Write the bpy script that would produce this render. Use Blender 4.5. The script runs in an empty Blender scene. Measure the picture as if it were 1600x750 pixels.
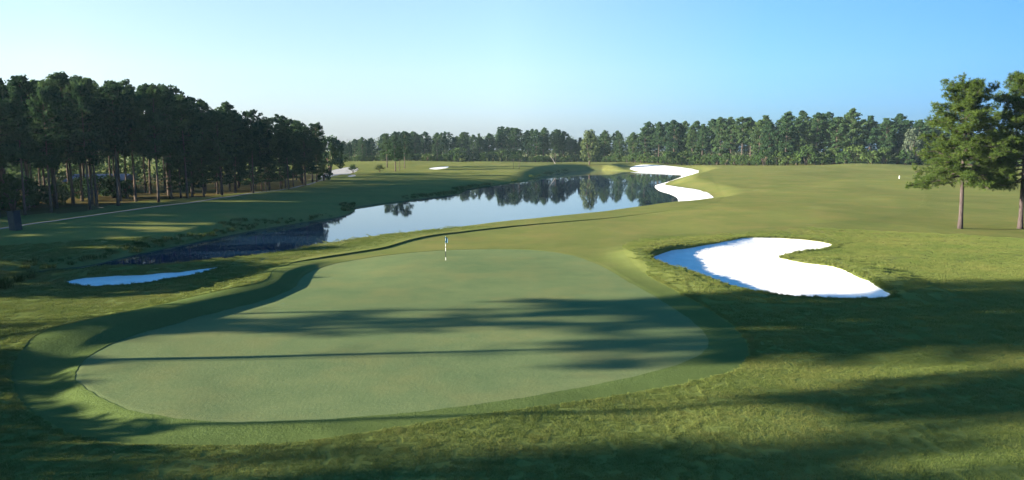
import bpy, math, random
import numpy as np

rng = np.random.default_rng(7)
random.seed(7)
SC = bpy.context.scene
COL = SC.collection
R = math.radians

# ------------------------------------------------------------------ survey
# The plan of the course was surveyed from the camera mast: bearings are pixel
# columns / rows of a 1600 x 750 sheet, turned into real ground positions.
CAM_H = 10.5
F = 1120.0
HZ = 230.0
PITCH = math.atan((375 - HZ) / F)
WATER = -1.5


def ray(px, py):
    x = (px - 800) / F
    y = -(py - 375) / F
    c, s = math.cos(PITCH), math.sin(PITCH)
    return np.array([x, c + y * s, -s + y * c])


def on_plane(px, py, z=0.0):
    d = ray(px, py)
    t = (z - CAM_H) / d[2]
    return np.array([d[0] * t, d[1] * t])


def at_dist(px, D):
    """world x,y for a column at forward distance D (column read at the horizon row)"""
    d = ray(px, HZ + 1100.0 * 9 / D)
    return np.array([d[0] / d[1] * D, D])


def poly(pts, z=0.0):
    return np.array([on_plane(a, b, z) for a, b in pts])


def smooth_closed(P, n=4):
    """Catmull-Rom through a closed outline"""
    out = []
    N = len(P)
    for i in range(N):
        p0, p1, p2, p3 = P[i - 1], P[i], P[(i + 1) % N], P[(i + 2) % N]
        for k in range(n):
            t = k / n
            out.append(0.5 * ((2 * p1) + (-p0 + p2) * t + (2 * p0 - 5 * p1 + 4 * p2 - p3) * t * t
                              + (-p0 + 3 * p1 - 3 * p2 + p3) * t ** 3))
    return np.array(out)


def seg_dist(X, Y, A, B):
    d = B - A
    L = max(float(d @ d), 1e-9)
    t = np.clip(((X - A[0]) * d[0] + (Y - A[1]) * d[1]) / L, 0, 1)
    return np.hypot(X - A[0] - t * d[0], Y - A[1] - t * d[1]), t


def sdf_poly(X, Y, P):
    """signed distance, negative inside"""
    D = np.full(X.shape, 1e9)
    inside = np.zeros(X.shape, bool)
    N = len(P)
    for i in range(N):
        A, B = P[i], P[(i + 1) % N]
        d, _ = seg_dist(X, Y, A, B)
        D = np.minimum(D, d)
        c = (A[1] > Y) != (B[1] > Y)
        if abs(B[1] - A[1]) > 1e-12:
            xi = (B[0] - A[0]) * (Y - A[1]) / (B[1] - A[1]) + A[0]
            inside ^= c & (X < xi)
    return np.where(inside, -D, D)


def line_dist(X, Y, P, vals=None):
    D = np.full(X.shape, 1e9)
    V = np.zeros(X.shape)
    for i in range(len(P) - 1):
        d, t = seg_dist(X, Y, P[i], P[i + 1])
        if vals is not None:
            v = vals[i] * (1 - t) + vals[i + 1] * t
            V = np.where(d < D, v, V)
        D = np.minimum(D, d)
    return D, V


def hash2(ix, iy, seed):
    h = (ix.astype(np.int64) * 374761393 + iy.astype(np.int64) * 668265263 + seed * 974711) & 0x7fffffff
    h = ((h ^ (h >> 13)) * 1274126177) & 0x7fffffff
    return ((h ^ (h >> 16)) & 0xffff) / 65535.0 * 2 - 1


def vnoise(X, Y, L, seed):
    x, y = X / L, Y / L
    ix, iy = np.floor(x), np.floor(y)
    fx, fy = x - ix, y - iy
    fx = fx ** 3 * (fx * (fx * 6 - 15) + 10)
    fy = fy ** 3 * (fy * (fy * 6 - 15) + 10)
    a, b = hash2(ix, iy, seed), hash2(ix + 1, iy, seed)
    c, d = hash2(ix, iy + 1, seed), hash2(ix + 1, iy + 1, seed)
    return (a * (1 - fx) + b * fx) * (1 - fy) + (c * (1 - fx) + d * fx) * fy


def sstep(a, b, x):
    t = np.clip((x - a) / (b - a), 0, 1)
    return t * t * (3 - 2 * t)


# ------------------------------------------------------------------ outlines
GREEN = smooth_closed(poly([
    (118, 590), (125, 570), (150, 550), (200, 528), (260, 510), (330, 490), (400, 472), (440, 458), (462, 445),
    (468, 432), (482, 420), (512, 408), (560, 400), (620, 394), (700, 389.5), (780, 388.5), (850, 392), (900, 401),
    (940, 416), (975, 436), (1020, 462), (1060, 487), (1090, 508), (1104, 525), (1106, 540), (1095, 552),
    (1070, 565), (1020, 580), (960, 594), (880, 610), (800, 624), (720, 636), (640, 646), (560, 653), (470, 658),
    (380, 660), (300, 659), (240, 652), (190, 639), (150, 621), (128, 605)]))
FAIR = smooth_closed(poly([
    (18, 590), (30, 562), (80, 525), (170, 498), (300, 476), (380, 460), (418, 446), (424, 428), (440, 414), (482, 400),
    (560, 390), (610, 382), (655, 370), (700, 362), (800, 352), (900, 344.5), (1000, 335), (1110, 324), (1132, 308),
    (1120, 290), (1105, 276), (1100, 268), (1100, 261), (1200, 262), (1330, 266), (1410, 280), (1440, 310), (1400, 340),
    (1250, 358), (1080, 366), (1000, 374), (972, 392), (985, 412), (1025, 440), (1082, 470), (1130, 500), (1160, 525),
    (1168, 548), (1150, 578), (1080, 598), (1000, 612), (900, 628), (800, 642), (700, 656), (600, 672),
    (500, 684), (420, 690), (300, 692), (200, 690), (130, 680), (75, 655), (35, 622)]), 3)
LAKE = smooth_closed(poly([
    (30, 428), (80, 421), (140, 414), (200, 400), (300, 379), (400, 359), (480, 346), (530, 338), (553, 330), (556, 323),
    (600, 317), (660, 310), (715, 303), (732, 295), (780, 288), (830, 280), (868, 271), (900, 267), (940, 266),
    (985, 268), (1040, 271), (1066, 274.5), (1044, 284), (1024, 290), (1030, 298), (1046, 303), (1059, 310), (1056, 320),
    (1030, 326), (960, 334), (880, 343), (800, 351), (700, 362), (620, 372), (540, 382), (480, 392), (400, 407),
    (300, 417), (200, 424), (120, 428), (50, 433)], WATER), 3)
BEACH = smooth_closed(poly([
    (984, 266), (1000, 263.5), (1040, 265), (1092, 270), (1070, 276), (1046, 283), (1040, 289), (1060, 294), (1090, 300),
    (1112, 308), (1112, 314), (1090, 320), (1050, 326), (960, 336), (860, 347), (760, 357), (660, 369), (560, 381),
    (500, 389), (500, 385), (560, 377), (660, 364), (760, 353), (860, 342), (960, 331), (1040, 321), (1050, 312),
    (1040, 304), (1022, 298), (1014, 290), (1036, 281), (1052, 275), (1030, 271)], WATER + 0.25), 3)
BUNK_F = smooth_closed(poly([(670, 267.6), (680, 266.5), (700, 265.8), (698, 267), (684, 268.3)], -0.1))
BUNK_G = smooth_closed(poly([(543, 277), (549, 275.4), (556, 275.6), (553, 278), (546, 278.8)], 0.2))
WASTE = smooth_closed(poly([(498, 274), (515, 268), (545, 265), (560, 266), (552, 270), (530, 275), (512, 279), (500, 280)], 0.3))
PATH = poly([(-60, 364), (0, 357), (60, 350), (130, 342), (200, 333), (280, 322), (350, 311), (410, 301), (460, 292),
             (505, 283), (520, 276), (530, 271)], 0.0)

# ------------------------------------------------------------------ terrain
CTRL = [  # column, forward distance, elevation
    (800, 6, 0), (200, 15, 0), (1400, 15, 0), (800, 15, 0), (100, 25, 0.1), (500, 25, 0), (900, 25, 0), (1300, 25, 0.2), (1600, 25, 0.4),
    (100, 38, 0.0), (500, 38, 0), (900, 38, 0), (1300, 38, 0), (1600, 38, 0.2), (400, 52, 0), (700, 52, 0), (1000, 52, 0),
    (1300, 52, 0.0), (1600, 52, 0.2), (700, 70, 0), (900, 70, 0), (1100, 70, 0), (1350, 70, 0.1), (1600, 70, 0.3),
    (-400, 40, 0), (-400, 60, -.3), (-400, 90, 0), (-400, 130, .2), (-400, 200, .4),
    (0, 52, -0.3), (200, 58, -0.6), (350, 63, -0.6), (450, 72, -0.5), (550, 84, -0.4), (700, 95, -0.35), (900, 110, -0.2),
    (1050, 130, 0.0), (1150, 140, 0.2), (1300, 105, 0.2), (1500, 92, 0.15), (1600, 95, 0.2), (2000, 90, .4),
    (1200, 160, 0.5), (1400, 160, 0.6), (1600, 160, 0.9), (1150, 220, 0.6), (1300, 220, 1.2), (1405, 220, 1.2), (1600, 220, 1.6),
    (2000, 200, 1.5), (1100, 300, 0.7), (1200, 300, 2.2), (1300, 300, 2.4), (1400, 300, 2.3), (1600, 300, 2.0),
    (1000, 400, 0.8), (1100, 380, 1.1), (1200, 345, 2.7), (1350, 330, 3.0), (1600, 330, 2.0), (920, 395, 0.6), (900, 450, 1.2),
    (0, 66, -0.8), (0, 78, -0.7), (0, 92, -0.2), (100, 115, 0.0), (200, 100, -0.4), (300, 120, -0.1), (400, 160, 0.2), (300, 150, 0.2), (450, 140, -0.3),
    (500, 215, 0.2), (560, 190, -0.3), (600, 240, -.1), (600, 300, 0.1), (700, 300, 0.0), (760, 330, 0.2), (550, 340, 1.0),
    (550, 385, 2.0), (650, 385, 1.9), (750, 385, 1.9), (850, 390, 1.9), (600, 440, 1.7), (750, 440, 1.6), (850, 440, 1.4), (400, 400, 1.6),
    (200, 250, 0.6), (0, 200, 0.4), (800, 700, 2.5), (0, 700, 2.5), (1600, 700, 2.5), (800, 2500, 4), (-800, 700, 2), (2400, 700, 2),
]
CP = np.array([[math.atan2(*at_dist(a, d)), math.log(math.hypot(*at_dist(a, d))), z] for a, d, z in CTRL])

RIDGE_L = np.array([on_plane(*p, 0.4) for p in [(-60, 560), (40, 535), (120, 514), (200, 497), (280, 480), (345, 462), (400, 440), (430, 420), (465, 402)]])
RIDGE_LH = [.35, .5, .6, .7, .75, .75, .7, .55, .3]
BANK_L = np.array([on_plane(*p, -0.5) for p in [(40, 440), (100, 428), (150, 422), (250, 420), (340, 411), (420, 402), (500, 392)]])
BANK_LH = [.05, .28, .42, .36, .25, .12, .03]
LIP_R = np.array([on_plane(*p, 0.2) for p in [(1000, 402), (1005, 388), (1050, 379), (1120, 374), (1200, 371), (1300, 374)]])
LIP_RH = [.3, .3, .25, .25, .2, .1]
LIP_N = np.array([on_plane(*p, 0.2) for p in [(992, 397), (1012, 412), (1050, 426), (1100, 446), (1160, 464), (1230, 474)]])
LIP_NH = [.28, .34, .3, .25, .18, .05]
NOSE_R = np.array([on_plane(*p, 0.3) for p in [(1245, 405), (1290, 410), (1340, 422), (1390, 442), (1430, 458)]])
NOSE_RH = [.35, .5, .55, .5, .35]
SWALE = np.array([on_plane(*p, 0.0) for p in [(70, 575), (75, 620), (130, 655), (240, 680), (420, 680)]])
SWALE_H = [-.3, -.35, -.3, -.22, -.12]
MOUNDS = [(500, 200, .0, 1), (560, 350, .7, 14), (640, 372, 1.0, 12), (720, 360, .6, 14), (780, 372, 1.0, 11), (845, 378, .7, 13), (900, 405, .25, 12), (960, 395, .4, 15),
          (1350, 318, .8, 18), (1290, 250, .5, 15), (1215, 235, .5, 8), (1480, 200, .5, 18), (1180, 120, .3, 14), (820, 330, .5, 12), (700, 300, .35, 13), (620, 270, .4, 12),
          (560, 232, .4, 10), (480, 190, .35, 9), (420, 160, .3, 9), (360, 140, .3, 8), (250, 118, .3, 8), (150, 100, .25, 7), (100, 88, .2, 6), (300, 108, .25, 7)]


def base_height(X, Y):
    th = np.arctan2(X, Y)
    ln = np.log(np.hypot(X, Y) + 1e-3)
    W = np.full(X.shape, 1e-12)
    Z = np.zeros(X.shape)
    for t, l, z in CP:
        w = np.exp(-((th - t) ** 2 / (2 * 0.085 ** 2) + (ln - l) ** 2 / (2 * 0.13 ** 2))) + 1e-7 / (0.05 + (th - t) ** 2 + (ln - l) ** 2)
        W += w
        Z += w * z
    return Z / W


def terrain(X, Y):
    X = np.asarray(X, float)
    Y = np.asarray(Y, float)
    z = base_height(X, Y)
    D = np.hypot(X, Y)
    sg = sdf_poly(X, Y, GREEN)
    sl = sdf_poly(X, Y, LAKE)
    off = sstep(0.5, 6, sg)
    # rolling ground
    far = sstep(60, 250, D)
    z = z + off * (vnoise(X, Y, 9, 1) * (.07 + .05 * far) + vnoise(X, Y, 23, 2) * (.12 + .2 * far) + vnoise(X, Y, 4, 3) * .025 + vnoise(X, Y, 60, 9) * .5 * far)
    z = z + (1 - off) * vnoise(X, Y, 12, 5) * .05
    for P, H, s in ((RIDGE_L, RIDGE_LH, 2.4), (BANK_L, BANK_LH, 1.6), (LIP_R, LIP_RH, 2.0), (LIP_N, LIP_NH, 1.5), (NOSE_R, NOSE_RH, 2.0), (SWALE, SWALE_H, 2.2)):
        d, v = line_dist(X, Y, P, H)
        z = z + v * np.exp(-(d / s) ** 2 / 1.3) * sstep(0.0, 1.6, sg + .3)
    for px, dd, h, s in MOUNDS:
        c = at_dist(px, dd)
        z = z + h * np.exp(-((X - c[0]) ** 2 + ((Y - c[1]) * .8) ** 2) / (2 * s * s))
    # lake basin
    sb = sdf_poly(X, Y, BEACH)
    kb = 1 - sstep(0, 1.5 + 9 * sstep(100, 220, D), sb)
    z = z * (1 - kb) + np.minimum(z, WATER + .2 + .07 * np.clip(sl, 0, None)) * kb
    bw = 4.0 + 5 * sstep(90, 200, D)
    k = sstep(-0.2, 1.0, np.clip(sl, 0, None) / bw)
    zl = WATER + 0.02 + np.where(sl < 0, np.maximum(sl * .35, -2.5), sl * .10)
    z = np.where(sl < 0, zl, zl * (1 - k) + np.maximum(z, WATER + .25) * k)
    return z, sg, sl


def zat(x, y):
    z, _, _ = terrain(np.array([x]), np.array([y]))
    return float(z[0])


def ground_at(px, py):
    """where the sight line through a survey point meets the ground"""
    d = ray(px, py)
    ts = np.geomspace(12, 900, 1600)
    X, Y = d[0] * ts, d[1] * ts
    Z, _, _ = terrain(X, Y)
    hit = np.nonzero(Z > CAM_H + d[2] * ts)[0]
    i = hit[0] if len(hit) else len(ts) - 1
    return np.array([X[i], Y[i], Z[i]])


def rim(pts):
    """sand outline: near rim points lie on the turf, far ones at sand level"""
    out = []
    for a, b, far in pts:
        q = ground_at(a, b)
        out.append(on_plane(a, b, q[2] - far) if far else q[:2])
    return smooth_closed(np.array(out))


BUNK_R = rim([
    (1017, 400, .2), (1040, 394, .4), (1080, 391, .45), (1125, 386, .45), (1165, 379, .4), (1215, 377.5, .3), (1270, 379.5, .2), (1300, 384, .1),
    (1285, 389, 0), (1240, 396, .1), (1217, 408, .3), (1228, 416, .4), (1260, 421, .4), (1300, 427, .4), (1325, 437, .4), (1360, 450, .3), (1387, 460, .1),
    (1382, 466, 0), (1330, 467, 0), (1260, 464, 0), (1190, 457, 0), (1130, 443, 0), (1080, 424, 0), (1040, 413, 0)])
BUNK_L = rim([
    (102, 441, 0), (125, 434, 0), (165, 430, 0), (225, 428, 0), (270, 424, 0), (310, 419, 0), (346, 416, 0), (320, 425, 0), (280, 434, 0),
    (230, 442, 0), (170, 447.5, 0), (125, 447, 0)])

# ------------------------------------------------------------------ object helpers
def tag(o, label=None, cat=None, group=None, kind=None):
    if label: o['label'] = label
    if cat: o['category'] = cat
    if group: o['group'] = group
    if kind: o['kind'] = kind
    return o


def mesh_np(name, V, Fc, mats=(), smooth=False):
    """mesh from numpy vertices and an (n,3) or (n,4) face array, or list of such arrays"""
    me = bpy.data.meshes.new(name)
    blocks = [f for f in (Fc if isinstance(Fc, list) else [Fc]) if len(f)]
    nl = sum(f.size for f in blocks)
    nf = sum(len(f) for f in blocks)
    me.vertices.add(len(V))
    me.vertices.foreach_set('co', np.ascontiguousarray(V, dtype=np.float32).ravel())
    me.loops.add(nl)
    me.loops.foreach_set('vertex_index', np.concatenate([f.ravel() for f in blocks]).astype(np.int32))
    me.polygons.add(nf)
    tot = np.concatenate([np.full(len(f), f.shape[1]) for f in blocks]).astype(np.int32)
    st = np.concatenate([[0], np.cumsum(tot)[:-1]]).astype(np.int32)
    me.polygons.foreach_set('loop_start', st)
    me.polygons.foreach_set('loop_total', tot)
    me.polygons.foreach_set('use_smooth', np.full(nf, smooth))
    me.update(calc_edges=True)
    me.validate()
    for m in mats:
        me.materials.append(m)
    return me


def link(name, me, parent=None):
    o = bpy.data.objects.new(name, me)
    COL.objects.link(o)
    if parent: o.parent = parent
    return o


def empty(name, loc, rz=0.0, sc=1.0):
    o = bpy.data.objects.new(name, None)
    COL.objects.link(o)
    o.empty_display_size = .3
    o.location = loc
    o.rotation_euler = (0, 0, rz)
    o.scale = (sc, sc, sc) if not isinstance(sc, (tuple, list)) else sc
    return o


class MB:
    def __init__(self):
        self.V, self.Q, self.T, self.n = [], [], [], 0

    def add(self, v, q=None, t=None):
        v = np.asarray(v, float)
        if q is not None and len(q): self.Q.append(np.asarray(q) + self.n)
        if t is not None and len(t): self.T.append(np.asarray(t) + self.n)
        self.V.append(v)
        self.n += len(v)

    def box(self, c, s, rot=0.0, taper=1.0):
        x, y, z = np.array(s) / 2
        b = np.array([[-x, -y, -z], [x, -y, -z], [x, y, -z], [-x, y, -z], [-x * taper, -y * taper, z], [x * taper, -y * taper, z], [x * taper, y * taper, z], [-x * taper, y * taper, z]])
        ca, sa = math.cos(rot), math.sin(rot)
        b = np.stack([b[:, 0] * ca - b[:, 1] * sa, b[:, 0] * sa + b[:, 1] * ca, b[:, 2]], 1) + np.array(c)
        self.add(b, [[0, 3, 2, 1], [4, 5, 6, 7], [0, 1, 5, 4], [1, 2, 6, 5], [2, 3, 7, 6], [3, 0, 4, 7]])

    def tube(self, pts, rad, n=6, cap=True):
        pts = np.asarray(pts, float)
        m = len(pts)
        rad = np.broadcast_to(rad, (m,))
        T = np.gradient(pts, axis=0)
        T /= np.linalg.norm(T, axis=1)[:, None] + 1e-9
        up = np.array([0, 0, 1.0]) if abs(T[0][2]) < .9 else np.array([1.0, 0, 0])
        v = []
        for i in range(m):
            a = np.cross(T[i], up); a /= np.linalg.norm(a) + 1e-9
            b = np.cross(a, T[i])
            for k in range(n):
                g = 2 * math.pi * k / n
                v.append(pts[i] + rad[i] * (a * math.cos(g) + b * math.sin(g)))
        q = [[i * n + k, i * n + (k + 1) % n, (i + 1) * n + (k + 1) % n, (i + 1) * n + k] for i in range(m - 1) for k in range(n)]
        t = []
        if cap:
            v.append(pts[-1]); t += [[(m - 1) * n + k, (m - 1) * n + (k + 1) % n, m * n] for k in range(n)]
            v.append(pts[0]); t += [[(k + 1) % n, k, m * n + 1] for k in range(n)]
        self.add(v, q, t)

    def mesh(self, name, mat, smooth=False):
        V = np.concatenate(self.V)
        bl = []
        if self.Q: bl.append(np.concatenate(self.Q))
        if self.T: bl.append(np.concatenate(self.T))
        return mesh_np(name, V, bl, [mat] if mat else [], smooth)

    def build(self, name, mat, parent=None, smooth=False):
        return link(name, self.mesh(name, mat, smooth), parent)


# ------------------------------------------------------------------ materials
def new_mat(name):
    m = bpy.data.materials.new(name)
    m.use_nodes = True
    nt = m.node_tree
    nt.nodes.clear()
    return m, nt


def N(nt, t, **k):
    n = nt.nodes.new(t)
    for a, b in k.items(): setattr(n, a, b)
    return n


def noise(nt, vec, scale, detail=3, rough=.55, stretch=None):
    if stretch:
        mp = N(nt, 'ShaderNodeMapping')
        mp.inputs['Scale'].default_value = stretch
        nt.links.new(vec, mp.inputs['Vector'])
        vec = mp.outputs[0]
    n = N(nt, 'ShaderNodeTexNoise')
    n.inputs['Scale'].default_value = scale
    n.inputs['Detail'].default_value = detail
    n.inputs['Roughness'].default_value = rough
    nt.links.new(vec, n.inputs['Vector'])
    return n.outputs['Fac']


def ramp(nt, fac, stops):
    r = N(nt, 'ShaderNodeValToRGB')
    e = r.color_ramp.elements
    while len(e) < len(stops): e.new(.5)
    for el, (p, c) in zip(e, stops):
        el.position = p
        el.color = (*c, 1) if len(c) == 3 else c
    nt.links.new(fac, r.inputs[0])
    return r.outputs[0]


def mix(nt, fac, a, b, mode='MIX'):
    m = N(nt, 'ShaderNodeMix', data_type='RGBA', blend_type=mode)
    for s, v in ((0, fac), (6, a), (7, b)):
        if isinstance(v, (int, float)): m.inputs[s].default_value = v
        elif isinstance(v, tuple): m.inputs[s].default_value = (*v, 1)
        else: nt.links.new(v, m.inputs[s])
    return m.outputs[2]


def out_diffuse(nt, col, bump=None, bdist=.05, bstr=1.0, rough=1.0, translucent=0.0, spec=0.0):
    p = N(nt, 'ShaderNodeBsdfPrincipled')
    p.inputs['Roughness'].default_value = rough
    p.inputs['Specular IOR Level'].default_value = spec
    if isinstance(col, tuple): p.inputs['Base Color'].default_value = (*col, 1)
    else: nt.links.new(col, p.inputs['Base Color'])
    if bump is not None:
        b = N(nt, 'ShaderNodeBump')
        b.inputs['Distance'].default_value = bdist
        b.inputs['Strength'].default_value = bstr
        nt.links.new(bump, b.inputs['Height'])
        nt.links.new(b.outputs[0], p.inputs['Normal'])
    sh = p.outputs[0]
    if translucent:
        t = N(nt, 'ShaderNodeBsdfTranslucent')
        if isinstance(col, tuple): t.inputs[0].default_value = (*col, 1)
        else: nt.links.new(col, t.inputs[0])
        ms = N(nt, 'ShaderNodeMixShader')
        ms.inputs[0].default_value = translucent
        nt.links.new(sh, ms.inputs[1]); nt.links.new(t.outputs[0], ms.inputs[2])
        sh = ms.outputs[0]
    o = N(nt, 'ShaderNodeOutputMaterial')
    nt.links.new(sh, o.inputs[0])
    return p


def objvec(nt):
    return N(nt, 'ShaderNodeTexCoord').outputs['Object']


def math_node(nt, op, a, b):
    m = N(nt, 'ShaderNodeMath', operation=op)
    for i, v in enumerate((a, b)):
        if isinstance(v, (int, float)): m.inputs[i].default_value = v
        else: nt.links.new(v, m.inputs[i])
    return m.outputs[0]


def grass_mat(name, dark, mid, light, bstr, bdist, fine=14.0, straw=None, strawamt=.5, near=None):
    m, nt = new_mat(name)
    v = objvec(nt)
    big = noise(nt, v, .09, 3)
    med = noise(nt, v, .55, 4, .6)
    fin = noise(nt, v, fine, 4, .7)
    f = math_node(nt, 'ADD', math_node(nt, 'MULTIPLY', big, .45), math_node(nt, 'MULTIPLY', med, .3))
    f = math_node(nt, 'ADD', f, math_node(nt, 'MULTIPLY', fin, .35))
    c = ramp(nt, f, [(.38, dark), (.55, mid), (.72, light)])
    if straw:
        s = noise(nt, v, .16, 5, .65)
        sf = ramp(nt, s, [(.46, (0, 0, 0)), (.72, (strawamt,) * 3)])
        c = mix(nt, sf, c, straw)
    if near:                                              # lusher, longer cut close to the green
        sx = N(nt, 'ShaderNodeSeparateXYZ'); nt.links.new(v, sx.inputs[0])
        mr = N(nt, 'ShaderNodeMapRange'); mr.inputs[1].default_value = 55; mr.inputs[2].default_value = 95
        nt.links.new(math_node(nt, 'ADD', sx.outputs[1], math_node(nt, 'MULTIPLY', big, 20)), mr.inputs[0])
        nearc = ramp(nt, f, [(.38, tuple(x * .8 for x in near)), (.55, near), (.72, tuple(x * 1.25 for x in near))])
        c = mix(nt, mr.outputs[0], nearc, c)
    bm = math_node(nt, 'ADD', fin, math_node(nt, 'MULTIPLY', noise(nt, v, fine * .3, 3), .8))
    out_diffuse(nt, c, bm, bdist, bstr, translucent=0)
    return m


M = {}
M['green'] = grass_mat('putting_turf', (.060, .090, .042), (.080, .107, .048), (.106, .128, .056), .6, .022, 7, (.122, .120, .050), .6)
M['fair'] = grass_mat('fairway_turf', (.075, .092, .028), (.095, .106, .033), (.118, .120, .038), .75, .035, 8, (.140, .115, .042), .6, near=(.054, .077, .025))
M['rough'] = grass_mat('rough_turf', (.068, .086, .026), (.090, .102, .032), (.115, .118, .038), .7, .05, 10, (.135, .112, .040), .5, near=(.076, .096, .028))
M['bank'] = grass_mat('bank_turf', (.03, .05, .012), (.05, .068, .017), (.08, .088, .028), .8, .06, 8, (.10, .09, .03), .4)


def sand_mat(name, a, b, streak=True):
    m, nt = new_mat(name)
    v = objvec(nt)
    n1 = noise(nt, v, .8, 5, .6)
    c = ramp(nt, n1, [(.3, a), (.7, b)])
    w = noise(nt, v, 3.5, 4, .6, (1, .35, 1))
    wv = N(nt, 'ShaderNodeTexWave', wave_type='RINGS')     # rake furrows
    wv.inputs['Scale'].default_value = 1.1; wv.inputs['Distortion'].default_value = 3.0; wv.inputs['Detail'].default_value = 2
    mp = N(nt, 'ShaderNodeMapping'); mp.inputs['Location'].default_value = (-26, -62, 0)
    nt.links.new(v, mp.inputs[0]); nt.links.new(mp.outputs[0], wv.inputs[0])
    hgt = math_node(nt, 'ADD', math_node(nt, 'ADD', w, math_node(nt, 'MULTIPLY', noise(nt, v, 30, 2), .2)), math_node(nt, 'MULTIPLY', wv.outputs['Fac'], .35))
    out_diffuse(nt, c, hgt, .07, .6)
    return m


M['sand'] = sand_mat('white_sand', (.46, .455, .45), (.56, .555, .55))
M['waste'] = sand_mat('grey_sand', (.20, .195, .185), (.29, .28, .265))
M['path'] = sand_mat('concrete_path', (.11, .115, .12), (.16, .16, .16))
M['straw'] = grass_mat('pine_straw_floor', (.045, .038, .016), (.075, .058, .026), (.11, .085, .035), .8, .06, 5, (.06, .075, .02), .7)


def leaf_mat(name, cols, scale=.45, tl=.25, rnd=.35):
    m, nt = new_mat(name)
    tc = objvec(nt)
    oi = N(nt, 'ShaderNodeObjectInfo')
    n1 = noise(nt, tc, scale, 3, .6)
    n2 = noise(nt, tc, scale * 6, 2, .6)
    f = math_node(nt, 'ADD', math_node(nt, 'MULTIPLY', n1, .65), math_node(nt, 'MULTIPLY', n2, .35))
    f = math_node(nt, 'ADD', f, math_node(nt, 'MULTIPLY', math_node(nt, 'SUBTRACT', oi.outputs['Random'], .5), rnd))
    c = ramp(nt, f, [(.3, cols[0]), (.5, cols[1]), (.7, cols[2])])
    out_diffuse(nt, c, translucent=tl)
    return m


M['needle'] = leaf_mat('pine_needles', ((.018, .040, .021), (.032, .062, .027), (.054, .087, .034)))
M['needle_near'] = leaf_mat('long_pine_needles', ((.030, .054, .013), (.052, .080, .019), (.088, .108, .026)), .8)
M['leaf'] = leaf_mat('broad_leaves', ((.024, .048, .016), (.040, .070, .022), (.062, .092, .028)), .5)
M['leaf_pale'] = leaf_mat('pale_leaves', ((.055, .08, .032), (.08, .105, .044), (.11, .13, .06)), .5)
M['leaf_grey'] = leaf_mat('grey_green_leaves', ((.055, .075, .05), (.08, .10, .068), (.115, .13, .095)), .5)
M['frond'] = leaf_mat('palmetto_fronds', ((.03, .05, .02), (.045, .065, .025), (.07, .085, .035)), .8)


def bark_mat(name, a, b):
    m, nt = new_mat(name)
    v = objvec(nt)
    n1 = noise(nt, v, 5, 4, .6, (1, 1, .25))
    out_diffuse(nt, ramp(nt, n1, [(.3, a), (.7, b)]), n1, .04, .8)
    return m


M['bark'] = bark_mat('pine_bark', (.028, .023, .024), (.066, .053, .052))
M['bark_dark'] = bark_mat('dark_bark', (.045, .036, .032), (.11, .085, .07))
M['deadwood'] = bark_mat('grey_deadwood', (.20, .18, .16), (.36, .33, .30))


def plain(name, col, rough=.6, spec=.3, metallic=0.0, var=.12, scale=3.0):
    m, nt = new_mat(name)
    v = objvec(nt)
    n1 = noise(nt, v, scale, 4)
    c = ramp(nt, n1, [(.3, tuple(x * (1 - var) for x in col)), (.7, tuple(min(1, x * (1 + var)) for x in col))])
    p = out_diffuse(nt, c, rough=rough, spec=spec)
    p.inputs['Metallic'].default_value = metallic
    return m


M['white'] = plain('white_paint', (.78, .78, .78), .4)
M['black'] = plain('black_paint', (.015, .02, .022), .4)
M['flag_dark'] = plain('dark_teal_cloth', (.012, .05, .07), .9, .1)
M['flag_light'] = plain('light_blue_cloth', (.35, .58, .75), .9, .1)
M['cabinet'] = plain('weathered_board', (.030, .028, .028), .8)
M['cabinet_side'] = plain('sunlit_board', (.52, .52, .50), .8)  # sunlit face of the box, its brightness put into the colour
M['brick'] = plain('red_brown_siding', (.22, .09, .06), .9, .1)
M['roof'] = plain('blue_grey_shingle', (.07, .095, .15), .8, .1)
M['glass'] = plain('window_glass', (.03, .04, .06), .1, .5)
M['trim'] = plain('white_trim', (.65, .65, .65), .6)


def water_mat():
    m, nt = new_mat('pond_water')
    v = objvec(nt)
    p = N(nt, 'ShaderNodeBsdfPrincipled')
    p.inputs['Base Color'].default_value = (.005, .018, .038, 1)
    p.inputs['Roughness'].default_value = .03
    p.inputs['IOR'].default_value = 1.33
    n1 = noise(nt, v, .9, 3, .6, (1, .5, 1))
    n2 = noise(nt, v, .06, 2)
    b = N(nt, 'ShaderNodeBump')
    b.inputs['Distance'].default_value = .02
    b.inputs['Strength'].default_value = .05
    nt.links.new(math_node(nt, 'MULTIPLY', n1, n2), b.inputs['Height'])
    nt.links.new(b.outputs[0], p.inputs['Normal'])
    o = N(nt, 'ShaderNodeOutputMaterial')
    nt.links.new(p.outputs[0], o.inputs[0])
    return m


M['water'] = water_mat()

# ------------------------------------------------------------------ ground sheet
FINE = 0.085


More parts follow.
